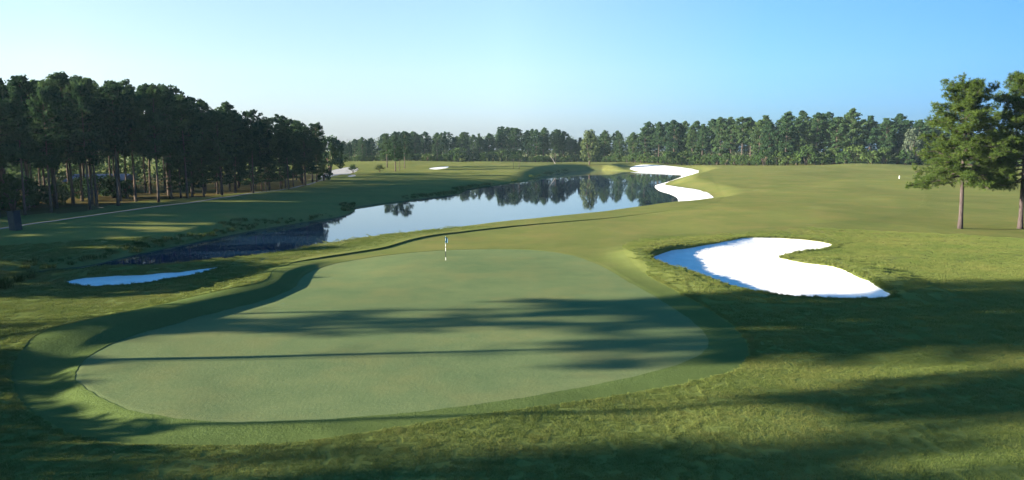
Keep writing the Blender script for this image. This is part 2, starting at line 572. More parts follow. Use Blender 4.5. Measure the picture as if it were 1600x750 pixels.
def build_ground():
    fine = np.arange(-39, 39.001, FINE)
    left = np.concatenate([np.arange(-180, -70, 4.0), np.arange(-70, -39, .5)])
    right = np.concatenate([np.arange(39 + .5, 70, .5), np.arange(70, 180, 4.0)])
    TH = np.radians(np.concatenate([left, fine, right]))
    rr = [2.0]
    while rr[-1] < 1500:
        r = rr[-1]
        st = r * .1 if r < 14 else (.12 if r < 18 else (max(.10, r * .005) if r < 480 else r * .06))
        rr.append(r + st)
    RR = np.array(rr)
    nr, nt_ = len(RR), len(TH)
    X = (RR[:, None] * np.sin(TH)[None]).ravel()
    Y = (RR[:, None] * np.cos(TH)[None]).ravel()
    X = np.append(X, 0.0); Y = np.append(Y, 0.0)
    Z, sg, sl = terrain(X, Y)
    i, j = np.meshgrid(np.arange(nr - 1), np.arange(nt_), indexing='ij')
    i, j = i.ravel(), j.ravel()
    jn = (j + 1) % nt_
    a, b, c, d = i * nt_ + j, i * nt_ + jn, (i + 1) * nt_ + jn, (i + 1) * nt_ + j
    T = np.concatenate([np.stack([a, c, b], 1), np.stack([a, d, c], 1)])
    jj = np.arange(nt_)
    T = np.concatenate([T, np.stack([np.full(nt_, nr * nt_), jj, (jj + 1) % nt_], 1)])
    # orientation: make normals point up
    P = np.stack([X, Y], 1)
    cr = (P[T[:, 1], 0] - P[T[:, 0], 0]) * (P[T[:, 2], 1] - P[T[:, 0], 1]) - (P[T[:, 1], 1] - P[T[:, 0], 1]) * (P[T[:, 2], 0] - P[T[:, 0], 0])
    T[cr < 0] = T[cr < 0][:, ::-1]
    sds = {'green': sg, 'lake': sl}
    for nm, Pg in (('fair', FAIR), ('bunk_r', BUNK_R), ('bunk_l', BUNK_L), ('beach', BEACH), ('bunk_f', BUNK_F), ('bunk_g', BUNK_G), ('waste', WASTE)):
        sds[nm] = sdf_poly(X, Y, Pg)
    sds['path'] = line_dist(X, Y, PATH)[0] - .5
    # forest floor: irregular patch under the left wood
    sds['floor'] = sdf_poly(X, Y, FOREST_FLOOR) + vnoise(X, Y, 5, 21) * 2.5 + vnoise(X, Y, 1.7, 22) * .8
    w = (vnoise(X, Y, 1.3, 31) * .10 + vnoise(X, Y, .45, 32) * .05)
    for k in ('bunk_r', 'bunk_l'): sds[k] = sds[k] + w
    for k in ('green', 'fair'): sds[k] = sds[k] + vnoise(X, Y, .5, 33) * .04 + vnoise(X, Y, 1.5, 34) * .05
    sds['beach'] = sds['beach'] + vnoise(X, Y, 3, 35) * .35
    keys = list(sds)
    V = np.column_stack([X, Y, Z] + [sds[k] for k in keys])
    return V, T, {k: 3 + n for n, k in enumerate(keys)}


def clip(V, T, col):
    s = V[:, col]
    s = np.where(np.abs(s) < 1e-7, 1e-7, s)
    ins = s < 0
    cnt = ins[T].sum(1)
    Tin, Tout = [T[cnt == 3]], [T[cnt == 0]]
    newV = [V]
    segs = []
    mixed = T[(cnt == 1) | (cnt == 2)]
    if len(mixed):
        mi = ins[mixed]
        lone_in = mi.sum(1) == 1
        lone = np.where(lone_in, mi.argmax(1), (~mi).argmax(1))
        r = np.arange(len(mixed))
        a, b, c = mixed[r, lone], mixed[r, (lone + 1) % 3], mixed[r, (lone + 2) % 3]
        n = len(V)
        e = np.concatenate([np.stack([a, b], 1), np.stack([a, c], 1)])
        e.sort(axis=1)
        key = e[:, 0].astype(np.int64) * n + e[:, 1]
        uk, inv = np.unique(key, return_inverse=True)
        p, q = uk // n, uk % n
        t = s[p] / (s[p] - s[q])
        nv = V[p] * (1 - t)[:, None] + V[q] * t[:, None]
        newV.append(nv)
        ab, ac = n + inv[:len(a)], n + inv[len(a):]
        tri = np.stack([a, ab, ac], 1)
        q1, q2 = np.stack([ab, b, c], 1), np.stack([ab, c, ac], 1)
        L = lone_in
        Tin += [tri[L], q1[~L], q2[~L]]
        Tout += [tri[~L], q1[L], q2[L]]
        # boundary segments, ordered so the inside is on the left
        segs = np.where(L[:, None], np.stack([ab, ac], 1), np.stack([ac, ab], 1))
    return np.concatenate(newV), np.concatenate(Tin), np.concatenate(Tout), segs


def region_object(name, V, T, mat, off=None, extra=None, smooth=True):
    u, inv = np.unique(T.ravel(), return_inverse=True)
    P = V[u, :3].copy()
    if off is not None: P[:, 2] += off(V[u])
    Fc = inv.reshape(-1, 3)
    if extra is not None:
        ev, ef = extra
        Fc = np.concatenate([Fc, ef + len(P)])
        P = np.concatenate([P, ev])
    return link(name, mesh_np(name, P, Fc, [mat], smooth))


def wall(V, segs, lo, hi):
    """grass step along a cut edge, from the inner surface up to the outer one"""
    a, b = V[segs[:, 0]], V[segs[:, 1]]
    A0, B0, A1, B1 = a[:, :3].copy(), b[:, :3].copy(), a[:, :3].copy(), b[:, :3].copy()
    A0[:, 2] += lo(a); B0[:, 2] += lo(b); A1[:, 2] += hi(a); B1[:, 2] += hi(b)
    n = len(a)
    P = np.concatenate([A0, B0, B1, A1])
    k = np.arange(n)
    return P, np.concatenate([np.stack([k, k + n, k + 2 * n], 1), np.stack([k, k + 2 * n, k + 3 * n], 1)])


FOREST_FLOOR = np.array([on_plane(*p, 0.1) for p in [(-120, 352), (0, 340), (60, 335), (110, 332), (170, 324), (240, 312), (300, 310), (360, 303), (420, 298), (470, 290), (500, 280), (480, 271), (380, 272), (250, 276), (100, 278), (-120, 282)]])

V, T, CI = build_ground()
V, T_green, T, S_green = clip(V, T, CI['green'])
V, T_br, T, S_br = clip(V, T, CI['bunk_r'])
V, T_bl, T, S_bl = clip(V, T, CI['bunk_l'])
V, T_beach, T, S_be = clip(V, T, CI['beach'])
V, T_bf, T, _ = clip(V, T, CI['bunk_f'])
V, T_bg, T, _ = clip(V, T, CI['bunk_g'])
V, T_waste, T, _ = clip(V, T, CI['waste'])
V, T_path, T, _ = clip(V, T, CI['path'])
V, T_fair, T, S_fair = clip(V, T, CI['fair'])
V, T_floor, T, _ = clip(V, T, CI['floor'])
zero = lambda a: np.zeros(len(a))
ROUGH_H = .045


def off_rough(a):
    tall = .15 * np.exp(-np.clip(a[:, CI['fair']], 0, None) / 1.5) * sstep(62, 72, a[:, 1]) * sstep(-26, -18, a[:, 0]) * sstep(122, 90, a[:, 1]) * (1 - sstep(2, 7, a[:, 0]) * sstep(88, 80, a[:, 1]))
    roll = 1 - sstep(-2, 5, a[:, 0]) * (1 - sstep(0, .7, np.minimum(a[:, CI['fair']], a[:, CI['bunk_r']] + 9 * (a[:, 0] < 17))))
    return (.022 + (ROUGH_H - .022) * roll + tall) * sstep(0.0, .5, a[:, CI['lake']])
def off_fair(a):
    sunny = sstep(-2, 5, a[:, 0])                        # the collar rolls in gently on its east side
    return .022 * (1 - sunny * (1 - sstep(0, .5, a[:, CI['green']])))
def off_br(a): return -(.03 + .45 * sstep(24, 13, a[:, 0]) + .36 * (1 - np.exp(np.minimum(a[:, CI['bunk_r']], 0) / 1.6)))
def off_bl(a): return -(.12 + .22 * (1 - np.exp(np.minimum(a[:, CI['bunk_l']], 0) / 1.2)))


def join_extra(*ex):
    P, Fc, n = [], [], 0
    for p, f in ex:
        P.append(p); Fc.append(f + n); n += len(p)
    return np.concatenate(P), np.concatenate(Fc)


ground = region_object('ground', V, T, M['rough'], off_rough,
                       join_extra(wall(V, S_fair, off_fair, lambda a: off_rough(a)), wall(V, S_br, off_br, off_rough), wall(V, S_bl, off_bl, off_rough)))
tag(ground, 'rolling rough grass of the golf course', kind='structure')
tag(region_object('putting_green', V, T_green, M['green'], zero), 'large smooth putting green in the foreground', kind='structure')
tag(region_object('fairway', V, T_fair, M['fair'], off_fair, wall(V, S_green, zero, off_fair)), 'closely mown fairway and apron round the green', kind='structure')
tag(region_object('bunker_sand', V, T_br, M['sand'], off_br), 'curved white sand bunker right of the green', kind='structure')
tag(region_object('bunker_sand', V, T_bl, M['sand'], off_bl), 'narrow shaded sand bunker on the mound left of the green', kind='structure')
tag(region_object('beach_sand', V, T_beach, M['sand'], lambda a: np.full(len(a), .004)), 'white sand waste bunker along the right shore of the pond', kind='structure')
tag(region_object('bunker_sand', V, T_bf, M['sand'], zero), 'small distant bunker on the far fairway', kind='structure')
tag(region_object('bunker_sand', V, T_bg, M['waste'], zero), 'tiny pale bunker near the palmettos', kind='structure')
tag(region_object('sandy_ground', V, T_waste, M['waste'], zero), 'pale bare sandy ground past the end of the wood', kind='structure')
tag(region_object('path', V, T_path, M['path'], zero), 'thin pale cart path along the edge of the left wood', kind='structure')
tag(region_object('forest_floor', V, T_floor, M['straw'], zero), 'brown pine straw floor under the left wood', kind='structure')

# water sheet
lk = np.array(LAKE)
cen = lk.mean(0)
wx0, wx1, wy0, wy1 = lk[:, 0].min() - 6, lk[:, 0].max() + 6, lk[:, 1].min() - 6, lk[:, 1].max() + 6
gx, gy = np.meshgrid(np.linspace(wx0, wx1, 120), np.linspace(wy0, wy1, 160), indexing='ij')
sd = sdf_poly(gx.ravel(), gy.ravel(), LAKE).reshape(gx.shape)
idx = np.arange(gx.size).reshape(gx.shape)
qa = np.stack([idx[:-1, :-1], idx[1:, :-1], idx[1:, 1:], idx[:-1, 1:]], -1).reshape(-1, 4)
keep = (sd.ravel()[qa].min(1) < 2.0)
Wv = np.column_stack([gx.ravel(), gy.ravel(), np.full(gx.size, WATER)])
qa = qa[keep]
u, inv = np.unique(qa.ravel(), return_inverse=True)
water = link('water', mesh_np('water', Wv[u], inv.reshape(-1, 4), [M['water']], True))
tag(water, 'still blue pond mirroring the sky and far trees', kind='structure')


# ------------------------------------------------------------------ plants
def unit(n, g=rng):
    v = g.normal(size=(n, 3))
    return v / (np.linalg.norm(v, axis=1)[:, None] + 1e-9)


def leaf_cloud(centers, radii, per, size, g, flat=.65, aspect=.5, align=.5, uplift=0.25):
    """leaf-clump quads on and inside ellipsoid clumps"""
    C = np.repeat(centers, per, 0)
    Rr = np.repeat(radii, per)
    n = len(C)
    d = unit(n, g)
    rad = Rr * (.35 + .65 * g.random(n) ** .5)
    P = C + d * rad[:, None] * np.array([1, 1, flat])
    nn = d * align + unit(n, g) * .8 + np.array([0, 0, uplift])
    nn /= np.linalg.norm(nn, axis=1)[:, None]
    t1 = np.cross(nn, unit(n, g)); t1 /= np.linalg.norm(t1, axis=1)[:, None] + 1e-9
    t2 = np.cross(nn, t1)
    s = size * (.6 + .8 * g.random(n))
    a, b = t1 * (s * .5)[:, None], t2 * (s * .5 * aspect)[:, None]
    bend = nn * (s * .12)[:, None]
    Vv = np.stack([P - a, P - b * (.7 + .6 * g.random(n))[:, None] + bend, P + a, P + b * (.7 + .6 * g.random(n))[:, None] + bend], 1).reshape(-1, 3)
    return Vv, np.arange(n * 4).reshape(-1, 4)


def trunk_path(h, lean, g, n=9):
    t = np.linspace(0, 1, n)
    a = g.random() * 6.28
    w = g.normal(size=2) * .12
    x = lean * h * t ** 1.3 * math.cos(a) + np.sin(t * 5 + g.random() * 6) * w[0] * t
    y = lean * h * t ** 1.3 * math.sin(a) + np.sin(t * 4 + g.random() * 6) * w[1] * t
    return np.column_stack([x, y, t * h])


def pine_meshes(seed, h=22.0, cb=.5, cr=3.4, limbs=34, leaf=.62, per=24, clumps=4, r0=.24, shape='round', mat='needle', bark='bark_dark', stubs=5, smin=.75):
    g = np.random.default_rng(seed)
    P = trunk_path(h, .02, g)
    tb = MB()
    rads = r0 * (1 - np.linspace(0, 1, len(P)) ** 1.1 * .86)
    rads[0] *= 1.35
    P[0, 2] -= .4
    tb.tube(P, rads, 8)
    cs, rs = [], []
    for k in range(limbs):
        t = cb + (1 - cb) * (k + .5 * g.random()) / limbs
        u = (t - cb) / (1 - cb)
        if shape == 'round': prof = (math.sin(math.pi * min(1, .18 + u * .84)) ** .7) * (.75 + .35 * g.random())
        elif shape == 'flat': prof = (.45 + .75 * u if u < .72 else 1.0 - (u - .72) * 2.2) * (.65 + .5 * g.random())
        else: prof = (1.02 - u * .9) * (.65 + .45 * g.random())
        L = max(.5, cr * prof)
        az = k * 2.39996 + g.normal() * .4
        base = np.array([np.interp(t * h, P[:, 2], P[:, 0]), np.interp(t * h, P[:, 2], P[:, 1]), t * h])
        rise = L * (.12 + .45 * u + g.normal() * .1)
        tip = base + np.array([math.cos(az) * L, math.sin(az) * L, rise])
        midp = (base + tip) / 2 + np.array([0, 0, -.06 * L])
        tb.tube([base, midp, tip], [r0 * .22 * (1.1 - .6 * u), r0 * .14, .02], 4)
        for m in range(clumps):
            f = .42 + .62 * (m + g.random() * .6) / clumps
            c = base * (1 - f) + tip * f + g.normal(size=3) * np.array([.3, .3, .18]) * L * .35
            cs.append(c)
            rs.append((.42 + .45 * g.random()) * (.55 + .16 * cr) * (1.05 - .25 * u))
    cs.append(P[-1] - [0, 0, .2]); rs.append(.8)
    for k in range(stubs):
        t = cb * (.45 + .5 * g.random())
        az = g.random() * 6.28
        b = np.array([np.interp(t * h, P[:, 2], P[:, 0]), np.interp(t * h, P[:, 2], P[:, 1]), t * h])
        L = .5 + g.random() * 1.4
        tb.tube([b, b + np.array([math.cos(az) * L, math.sin(az) * L, .1 * L])], [.05, .015], 4)
    Vv, Fq = leaf_cloud(np.array(cs), np.array(rs), per, leaf, g)
    return tb.mesh('trunk', M[bark], True), mesh_np('crown', Vv, Fq, [M[mat]])


def bush_meshes(seed, h=4.0, w=3.0, lumps=26, per=46, leaf=.42, mat='leaf', trunkh=.35, r0=.12):
    """multi-stemmed broadleaf shrub or small tree"""
    g = np.random.default_rng(seed)
    tb = MB()
    cs, rs = [], []
    for k in range(5):
        az = k * 1.257 + g.normal() * .3
        sp = .25 + .35 * g.random()
        top = np.array([math.cos(az) * w * sp, math.sin(az) * w * sp, h * (.55 + .3 * g.random())])
        tb.tube([[0.06 * math.cos(az), .06 * math.sin(az), -.2], top * .45 + [0, 0, .1 * h], top], [r0, r0 * .6, r0 * .2], 5)
    for k in range(lumps):
        u = (k + .5) / lumps
        z = h * (trunkh * .4 + (1 - trunkh * .4) * (u * .92 + .04))
        rr = w * math.sqrt(max(.05, 1 - (max(0, u - .3) / .74) ** 2)) * (.35 + .55 * g.random() ** .5)
        az = k * 2.39996 + g.normal() * .3
        cs.append([math.cos(az) * rr, math.sin(az) * rr, z]); rs.append((.5 + .35 * g.random()) * (w * .42))
    Vv, Fq = leaf_cloud(np.array(cs), np.array(rs), per, leaf, g, flat=.8, aspect=.7, align=.7)
    return tb.mesh('stem', M['bark_dark'], True), mesh_np('foliage', Vv, Fq, [M[mat]])


def needle_pine(seed, h=20.5, cb=.33, cr=5.6, limbs=84, lean=.03, r0=.31):
    """near pine: every shoot carries a tuft of long needles"""
    g = np.random.default_rng(seed)
    P = trunk_path(h * .97, lean, g, 12)
    tb = MB()
    rads = r0 * (1 - np.linspace(0, 1, len(P)) ** 1.2 * .88)
    rads[0] *= 1.4; P[0, 2] -= .4
    tb.tube(P, rads, 10)
    tufts, dirs = [], []
    for k in range(limbs):
        t = cb + (1 - cb) * (k + .6 * g.random()) / limbs
        u = (t - cb) / (1 - cb)
        prof = (.80 + .8 * u if u < .22 else .98 - (u - .22) * .78) * (.55 + .55 * g.random())
        L = max(.9, cr * prof)
        az = k * 2.39996 + g.normal() * .35
        b = np.array([np.interp(t * h, P[:, 2], P[:, 0]), np.interp(t * h, P[:, 2], P[:, 1]), t * h * .98])
        dr = np.array([math.cos(az), math.sin(az), 0])
        rise = L * (-.20 + .75 * u + g.normal() * .08)
        s = np.linspace(0, 1, 6)
        limb = b + dr * (L * s)[:, None] + np.array([0, 0, 1]) * (rise * s + .18 * L * (s ** 2 - s))[:, None] + g.normal(size=(6, 3)) * .05 * L * s[:, None]
        tb.tube(limb, np.linspace(r0 * .30 * (1.1 - .7 * u), .025, 6), 5)
        nb = int(9 + L * 2.4)
        for m in range(nb):
            f = .28 + .72 * (m + g.random()) / nb
            c = np.array([np.interp(f, s, limb[:, q]) for q in range(3)])
            side = unit(1, g)[0] * np.array([1, 1, .55]) + dr * .45 + np.array([0, 0, .18])
            side /= np.linalg.norm(side)
            bl = (.45 + .95 * g.random()) * (1.15 - f * .5) * (.5 + L * .13)
            tip = c + side * bl
            tb.tube([c, tip], [.022, .01], 3, False)
            for q in range(6):
                ff = .35 + .65 * (q + g.random()) / 6
                tufts.append(c + side * bl * ff + g.normal(size=3) * .17)
                dirs.append(side * .55 + np.array([0, 0, .3]))
    tufts, dirs = np.array(tufts), np.array(dirs)
    K = 17
    C = np.repeat(tufts, K, 0)
    dd = np.repeat(dirs, K, 0) + unit(len(C), g) * .85
    dd /= np.linalg.norm(dd, axis=1)[:, None]
    Ln = .28 + .26 * g.random(len(C))
    sd_ = np.cross(dd, unit(len(C), g)); sd_ /= np.linalg.norm(sd_, axis=1)[:, None] + 1e-9
    wv = sd_ * .024
    Vv = np.stack([C - wv, C + wv, C + dd * Ln[:, None]], 1).reshape(-1, 3)
    return tb.mesh('trunk', M['bark'], True), mesh_np('crown', Vv, np.arange(len(Vv)).reshape(-1, 3), [M['needle_near']])


def plant(kind, meshes, parts, loc, h0, h, rz, label, cat, group=None, wide=1.0, sink=0.0):
    s = h / h0
    o = empty(kind, (loc[0], loc[1], loc[2] - sink), rz, (s * wide, s * wide, s))
    for me, nm in zip(meshes, parts): link(nm, me, o)
    tag(o, label, cat, group)
    return o


PINE = []
for k in range(8):
    PINE.append(pine_meshes(100 + k, 22, [.40, .48, .38, .52, .44, .36, .47, .42][k], [4.3, 3.9, 4.6, 3.7, 4.2, 4.5, 4.1, 3.9][k], [46, 42, 50, 38, 46, 50, 44, 46][k],
                            shape=['round', 'flat', 'round', 'flat', 'cone', 'round', 'round', 'cone'][k]))
TALLC = [pine_meshes(130 + k, 20, [.22, .28, .18, .25][k], [4.2, 3.8, 4.0, 4.4][k], 54, shape='round', stubs=0) for k in range(4)]  # crowned almost to the ground
AIRY = [pine_meshes(150 + k, 22, .52, 3.8, 40, per=11, shape='flat', r0=[.08, .08, .17][k]) for k in range(3)]
BUSH = [bush_meshes(200 + k, 4.2, [2.6, 3.0, 2.3, 2.8][k]) for k in range(4)]
DARKB = [bush_meshes(220 + k, 4.2, 2.6, mat='needle') for k in range(2)]

exec_plants = True

# --- skyline of the woods: columns and crown tops
SKY_L = ([-300, 0, 60, 150, 200, 260, 300, 340, 365, 400, 440, 490, 505], [120, 122, 117, 110, 122, 130, 145, 168, 157, 178, 181, 188, 205])
SKY_F = ([530, 580, 630, 700, 760, 790, 840, 880, 905, 925, 960, 990, 1010, 1060, 1100, 1160, 1220, 1290, 1320, 1350, 1380, 1420, 1440, 1480, 1700],
         [222, 212, 205, 207, 207, 200, 200, 205, 215, 207, 205, 203, 192, 190, 188, 181, 178, 173, 170, 178, 185, 176, 190, 205, 215])


def top_h(px, D, z, sky):
    y = float(np.interp(px, *sky))
    d = ray(px, y)
    return CAM_H + d[2] / d[1] * D - z


def edge_D(px):
    """front edge of the left wood"""
    return float(np.interp(px, [-300, 0, 60, 110, 160, 250, 320, 400, 450, 500], [92, 104, 112, 115, 118, 134, 146, 164, 184, 212]))


g = np.random.default_rng(11)
LEFT_ZONES = [(-999, 70, 'dark pine in the deep shade at the far left, behind the utility cabinet', 'pines behind the cabinet'),
              (70, 170, 'tall dark pine of the highest crowns in the left wood', 'highest pines of the left wood'),
              (170, 270, 'tall dark pine over sunlit straw in the middle of the left wood', 'pines in the middle of the left wood'),
              (270, 350, 'dark pine where the crown line of the left wood steps down', 'pines where the left wood steps down'),
              (350, 430, 'pine above brown straw in the right half of the left wood', 'pines in the right half of the left wood'),
              (430, 999, 'pine near the right end of the left wood, by the dark bush', 'pines at the right end of the left wood')]
n_left = 0
for row in range(6):
    px = -330.0 if row < 4 else -60.0
    while px < 505 - row * 4:
        D = edge_D(px) + row * 8.0 + g.uniform(-2.5, 3.5) + (g.uniform(0, 5) if row == 0 else 0)
        p = at_dist(px + g.uniform(-3, 3), D)
        z = zat(*p)
        h = top_h(px, D, z, SKY_L) * g.uniform(.86, 1.0) * (1 if row < 4 else .96)
        h = min(max(h, 13), 27)
        if px < -60: h = min(h, 15)
        zone = next(q for q in LEFT_ZONES if q[0] <= px < q[1])
        lab = zone[2] if row else zone[2].replace('pine', 'front pine', 1)
        plant('pine_tree', PINE[g.integers(len(PINE))], ('trunk', 'crown'), (p[0], p[1], z), 22, h, g.uniform(0, 6.28), lab, 'pine tree',
              zone[3] if row else 'front edge ' + zone[3], wide=g.uniform(.85, 1.1))
        n_left += 1
        step = 6.2 * F / D * g.uniform(.55, 1.25) if row < 3 else 7.5 * F / D * g.uniform(.6, 1.2)
        px += step
gw = np.random.default_rng(77)
for yy in np.arange(71, 128, 7.5):                      # the wood goes on to the left of the view
    for xx in np.arange(-185, -78, 7.0):
        x, y = xx + gw.uniform(-2.5, 2.5), yy + gw.uniform(-2.5, 2.5)
        if 800 + F * x / y > -335: continue
        plant('pine_tree', PINE[gw.integers(len(PINE))], ('trunk', 'crown'), (x, y, zat(x, y)), 22, gw.uniform(19, 25) if y > 104 else gw.uniform(10.5, 13.5), gw.uniform(0, 6.28),
              'pine of the wood outside the left edge of the view', 'pine tree', 'pines of the wood outside the view', wide=1.0 if y > 104 else 1.8)
print('left pines', n_left)
# understorey in the left wood
for px, dd, hh in [(40, 10, 5), (85, 12, 4), (282, 4, 9), (300, 8, 11), (318, 3, 10), (345, 6, 12), (368, 4, 11), (392, 6, 11), (415, 3, 9), (438, 6, 11), (458, 3, 10), (476, 2, 11), (488, 6, 12), (20, 6, 6)]:
    p = at_dist(px, edge_D(px) + dd + 3)
    z = zat(*p)
    plant('understorey_tree', BUSH[g.integers(4)] if hh < 8 else TALLC[g.integers(4)], ('stem', 'foliage') if hh < 8 else ('trunk', 'crown'), (p[0], p[1], z), 4.2 if hh < 8 else 20, hh * g.uniform(.9, 1.1), g.uniform(0, 6.28),
          'leafy understorey tree filling the gap between trunks of the left wood', 'tree', 'understorey trees of the left wood', wide=1.0 if hh < 8 else 1.5)

for px, D, hh in [(128, 149, 4.2), (150, 146, 4.6), (176, 150, 4.4), (196, 147, 3.8), (112, 140, 3.6)]:
    p = at_dist(px, D)
    plant('shrub', DARKB[int(D) % 2], ('stem', 'foliage'), (p[0], p[1], zat(*p)), 4.2, hh, D, 'dark shrub hiding the house behind the left wood trunks', 'shrub', 'shrubs in front of the house')

# --- far woods
def far_D(px):
    return float(np.interp(px, [525, 700, 880, 925, 1000, 1100, 1200, 1350, 1450, 1700], [445, 440, 440, 450, 420, 385, 350, 332, 330, 330]))


FAR_ZONES = [(0, 640, 'hazy pine at the left end of the far wood beside the dark round tree', 'pines at the left end of the far wood'),
             (640, 760, 'far pine behind the small white bunker across the pond', 'pines behind the small far bunker'),
             (760, 900, 'far pine mirrored in the pond, left of the lone pale tree', 'far pines left of the lone tree'),
             (900, 1000, 'far pine between the lone pale tree and the sand shore', 'far pines right of the lone tree'),
             (1000, 1120, 'far pine above the shrubs behind the white sand shore', 'pines behind the sand shore'),
             (1120, 1290, 'pine with bare trunk in the middle of the right wood', 'pines in the middle of the right wood'),
             (1290, 1400, 'tall pine under the highest crowns of the right wood', 'highest pines of the right wood'),
             (1400, 1999, 'pine at the right end of the far wood, behind the grey tree', 'pines at the right end of the far wood')]
n_far = 0
for row in range(3):
    px = 532.0 + row * 3
    while px < 1640:
        D = far_D(px) + row * 9 + g.uniform(-3, 4)
        p = at_dist(px, D)
        z = zat(*p)
        h = top_h(px, D, z, SKY_F) * g.uniform(.82, 1.03)
        h = min(max(h, 11), 29)
        zone = next(q for q in FAR_ZONES if q[0] <= px < q[1])
        shape = TALLC if g.random() < .5 else PINE
        plant('pine_tree', shape[g.integers(len(shape))], ('trunk', 'crown'), (p[0], p[1], z), 20 if shape is TALLC else 22, h, g.uniform(0, 6.28),
              zone[2] if row == 0 else 'rear ' + zone[2], 'pine tree',
              zone[3] if row == 0 else 'back row ' + zone[3], wide=g.uniform(1.0, 1.3))
        n_far += 1
        px += F / D * (7.6 if row == 0 else 8.6) * g.uniform(.6, 1.35)
print('far pines', n_far)

# wood beyond, one mass
def mass_wood():
    gg = np.random.default_rng(5)
    cs, rs = [], []
    for px in np.arange(520, 1700, 4.5):
        for k in range(3):
            D = far_D(px) + 32 + 14 * gg.random()
            p = at_dist(px, D)
            H = top_h(px, D, 2.0, SKY_F) * .84
            for q in range(3):
                z = 2 + H * (.12 + .8 * (q + gg.random()) / 3)
                cs.append([p[0] + gg.normal() * 1.5, p[1] + gg.normal() * 1.5, z]); rs.append(2.2 + gg.random() * 1.2)
    for px in np.arange(-150, 500, 9.0):
        for k in range(2):
            D = edge_D(px) + 62 + 16 * gg.random()
            p = at_dist(px, D)
            H = top_h(px, D, .5, SKY_L) * .8
            for q in range(3):
                z = .5 + H * (.04 + .9 * (q + gg.random()) / 3)
                cs.append([p[0] + gg.normal() * 1.5, p[1] + gg.normal() * 1.5, z]); rs.append(1.8 + gg.random())
    for yy in np.arange(128, 270, 10.0):
        for xx in np.arange(-330, -70, 10.0):
            x, y = xx + gg.uniform(-4, 4), yy + gg.uniform(-4, 4)
            pxx = 800 + F * x / y
            if pxx > 470 or y < edge_D(pxx) + 50: continue
            for q in range(4):
                cs.append([x, y, 1 + 17 * (q + gg.random()) / 4]); rs.append(2.2 + gg.random())
    Vv, Fq = leaf_cloud(np.array(cs), np.array(rs), 26, 1.1, gg, flat=1.1)
    o = link('woodland', mesh_np('woodland', Vv, Fq, [M['needle']]))
    tag(o, 'dense dark wood filling in behind the front rows of pines', 'woodland', kind='stuff')


mass_wood()

# shrubs along the foot of the far woods
SHRUB_Z = [(0, 700, 'dark shrub at the foot of the far wood left of the small bunker', 'shrubs left of the small bunker'),
           (700, 800, 'bright green shrub in the long thicket above the small bunker', 'shrubs of the thicket above the bunker'),
           (800, 1000, 'low shrub at the foot of the far wood beyond the pond head', 'shrubs beyond the pond head'),
           (1000, 1190, 'dense shrub at the wood foot behind the white sand shore', 'shrubs behind the sand shore'),
           (1190, 1330, 'bright leafy shrub below the bare trunks of the right wood', 'shrubs below the bare trunks'),
           (1330, 1999, 'dense shrub at the foot of the right wood near the marker post', 'shrubs near the marker post')]
px = 535.0
while px < 1640:
    D = far_D(px) - 4 + g.uniform(-3, 2)
    p = at_dist(px, D)
    z = zat(*p)
    hh = float(np.interp(px, [530, 690, 710, 790, 800, 950, 1000, 1100, 1180, 1210, 1330, 1400, 1600], [3.5, 4, 7, 7, 3.5, 4, 6, 6.5, 6, 7, 8, 6, 6])) * g.uniform(.6, 1.15)
    zone = next(q for q in SHRUB_Z if q[0] <= px < q[1])
    plant('shrub', BUSH[g.integers(4)], ('stem', 'foliage'), (p[0], p[1], z), 4.2, hh, g.uniform(0, 6.28), zone[2], 'shrub', zone[3], wide=g.uniform(.85, 1.2))
    px += hh * 1.0 * F / D * g.uniform(.55, .95)


def put(kind, meshes, parts, px, py, h0, top_y, label, cat, group=None, wide=1.0):
    q = ground_at(px, py)
    d = ray(px, top_y)
    h = CAM_H + d[2] / d[1] * q[1] - q[2]
    return plant(kind, meshes, parts, q, h0, h, g.uniform(0, 6.28), label, cat, group, wide)


# --- single trees
nearA, nearB = needle_pine(301, 20.5, .35, 7.3, lean=.03), needle_pine(302, 20.5, .31, 7.6, lean=.03)
put('pine_tree', nearA, ('trunk', 'crown'), 1500, 358, 20.5, 133, 'large sunlit pine with straight trunk standing alone on the right fairway', 'pine tree')
put('pine_tree', nearB, ('trunk', 'crown'), 1594, 358, 20.5, 121, 'darker large pine cut off by the right edge of the view', 'pine tree')
lone = bush_meshes(310, 10, 3.4, 44, 50, .5, 'leaf_pale', .32, .16)
put('broadleaf_tree', lone, ('stem', 'foliage'), 921, 258.5, 10, 203, 'lone pale green tree at the head of the pond', 'tree', wide=.8)
grey = bush_meshes(311, 10, 3.0, 34, 46, .5, 'leaf_grey', .3, .16)
p = at_dist(1422, 324); put_z = zat(*p)
plant('broadleaf_tree', grey, ('stem', 'foliage'), (p[0], p[1], put_z), 10, 16.5, 1.0, 'pale silvery grey tree at the right end of the far wood', 'tree', wide=.75)
dome = bush_meshes(312, 10, 4.4, 40, 60, .6, 'needle', .55, .25)
p = at_dist(516, 262); plant('broadleaf_tree', dome, ('stem', 'foliage'), (p[0], p[1], zat(*p)), 10, 13.5, .4, 'dark dome shaped tree at the tip of the left wood', 'tree', wide=.95)
small = pine_meshes(320, 12, .33, 2.9, 30, leaf=.45, per=30, shape='round', r0=.2)
small2 = pine_meshes(321, 12, .38, 2.5, 26, leaf=.45, per=30, shape='cone', r0=.16)
put('pine_tree', small, ('trunk', 'crown'), 618, 268, 12, 213, 'olive green tree with two close trunks on the far fairway', 'pine tree')
put('pine_tree', small2, ('trunk', 'crown'), 624.5, 267, 12, 222, 'slim companion trunk leaning right beside the olive tree', 'pine tree', wide=.8)
put('pine_tree', PINE[2], ('trunk', 'crown'), 632.5, 263.5, 22, 206, 'tallest pine of the clump on the far fairway', 'pine tree', wide=1.15)
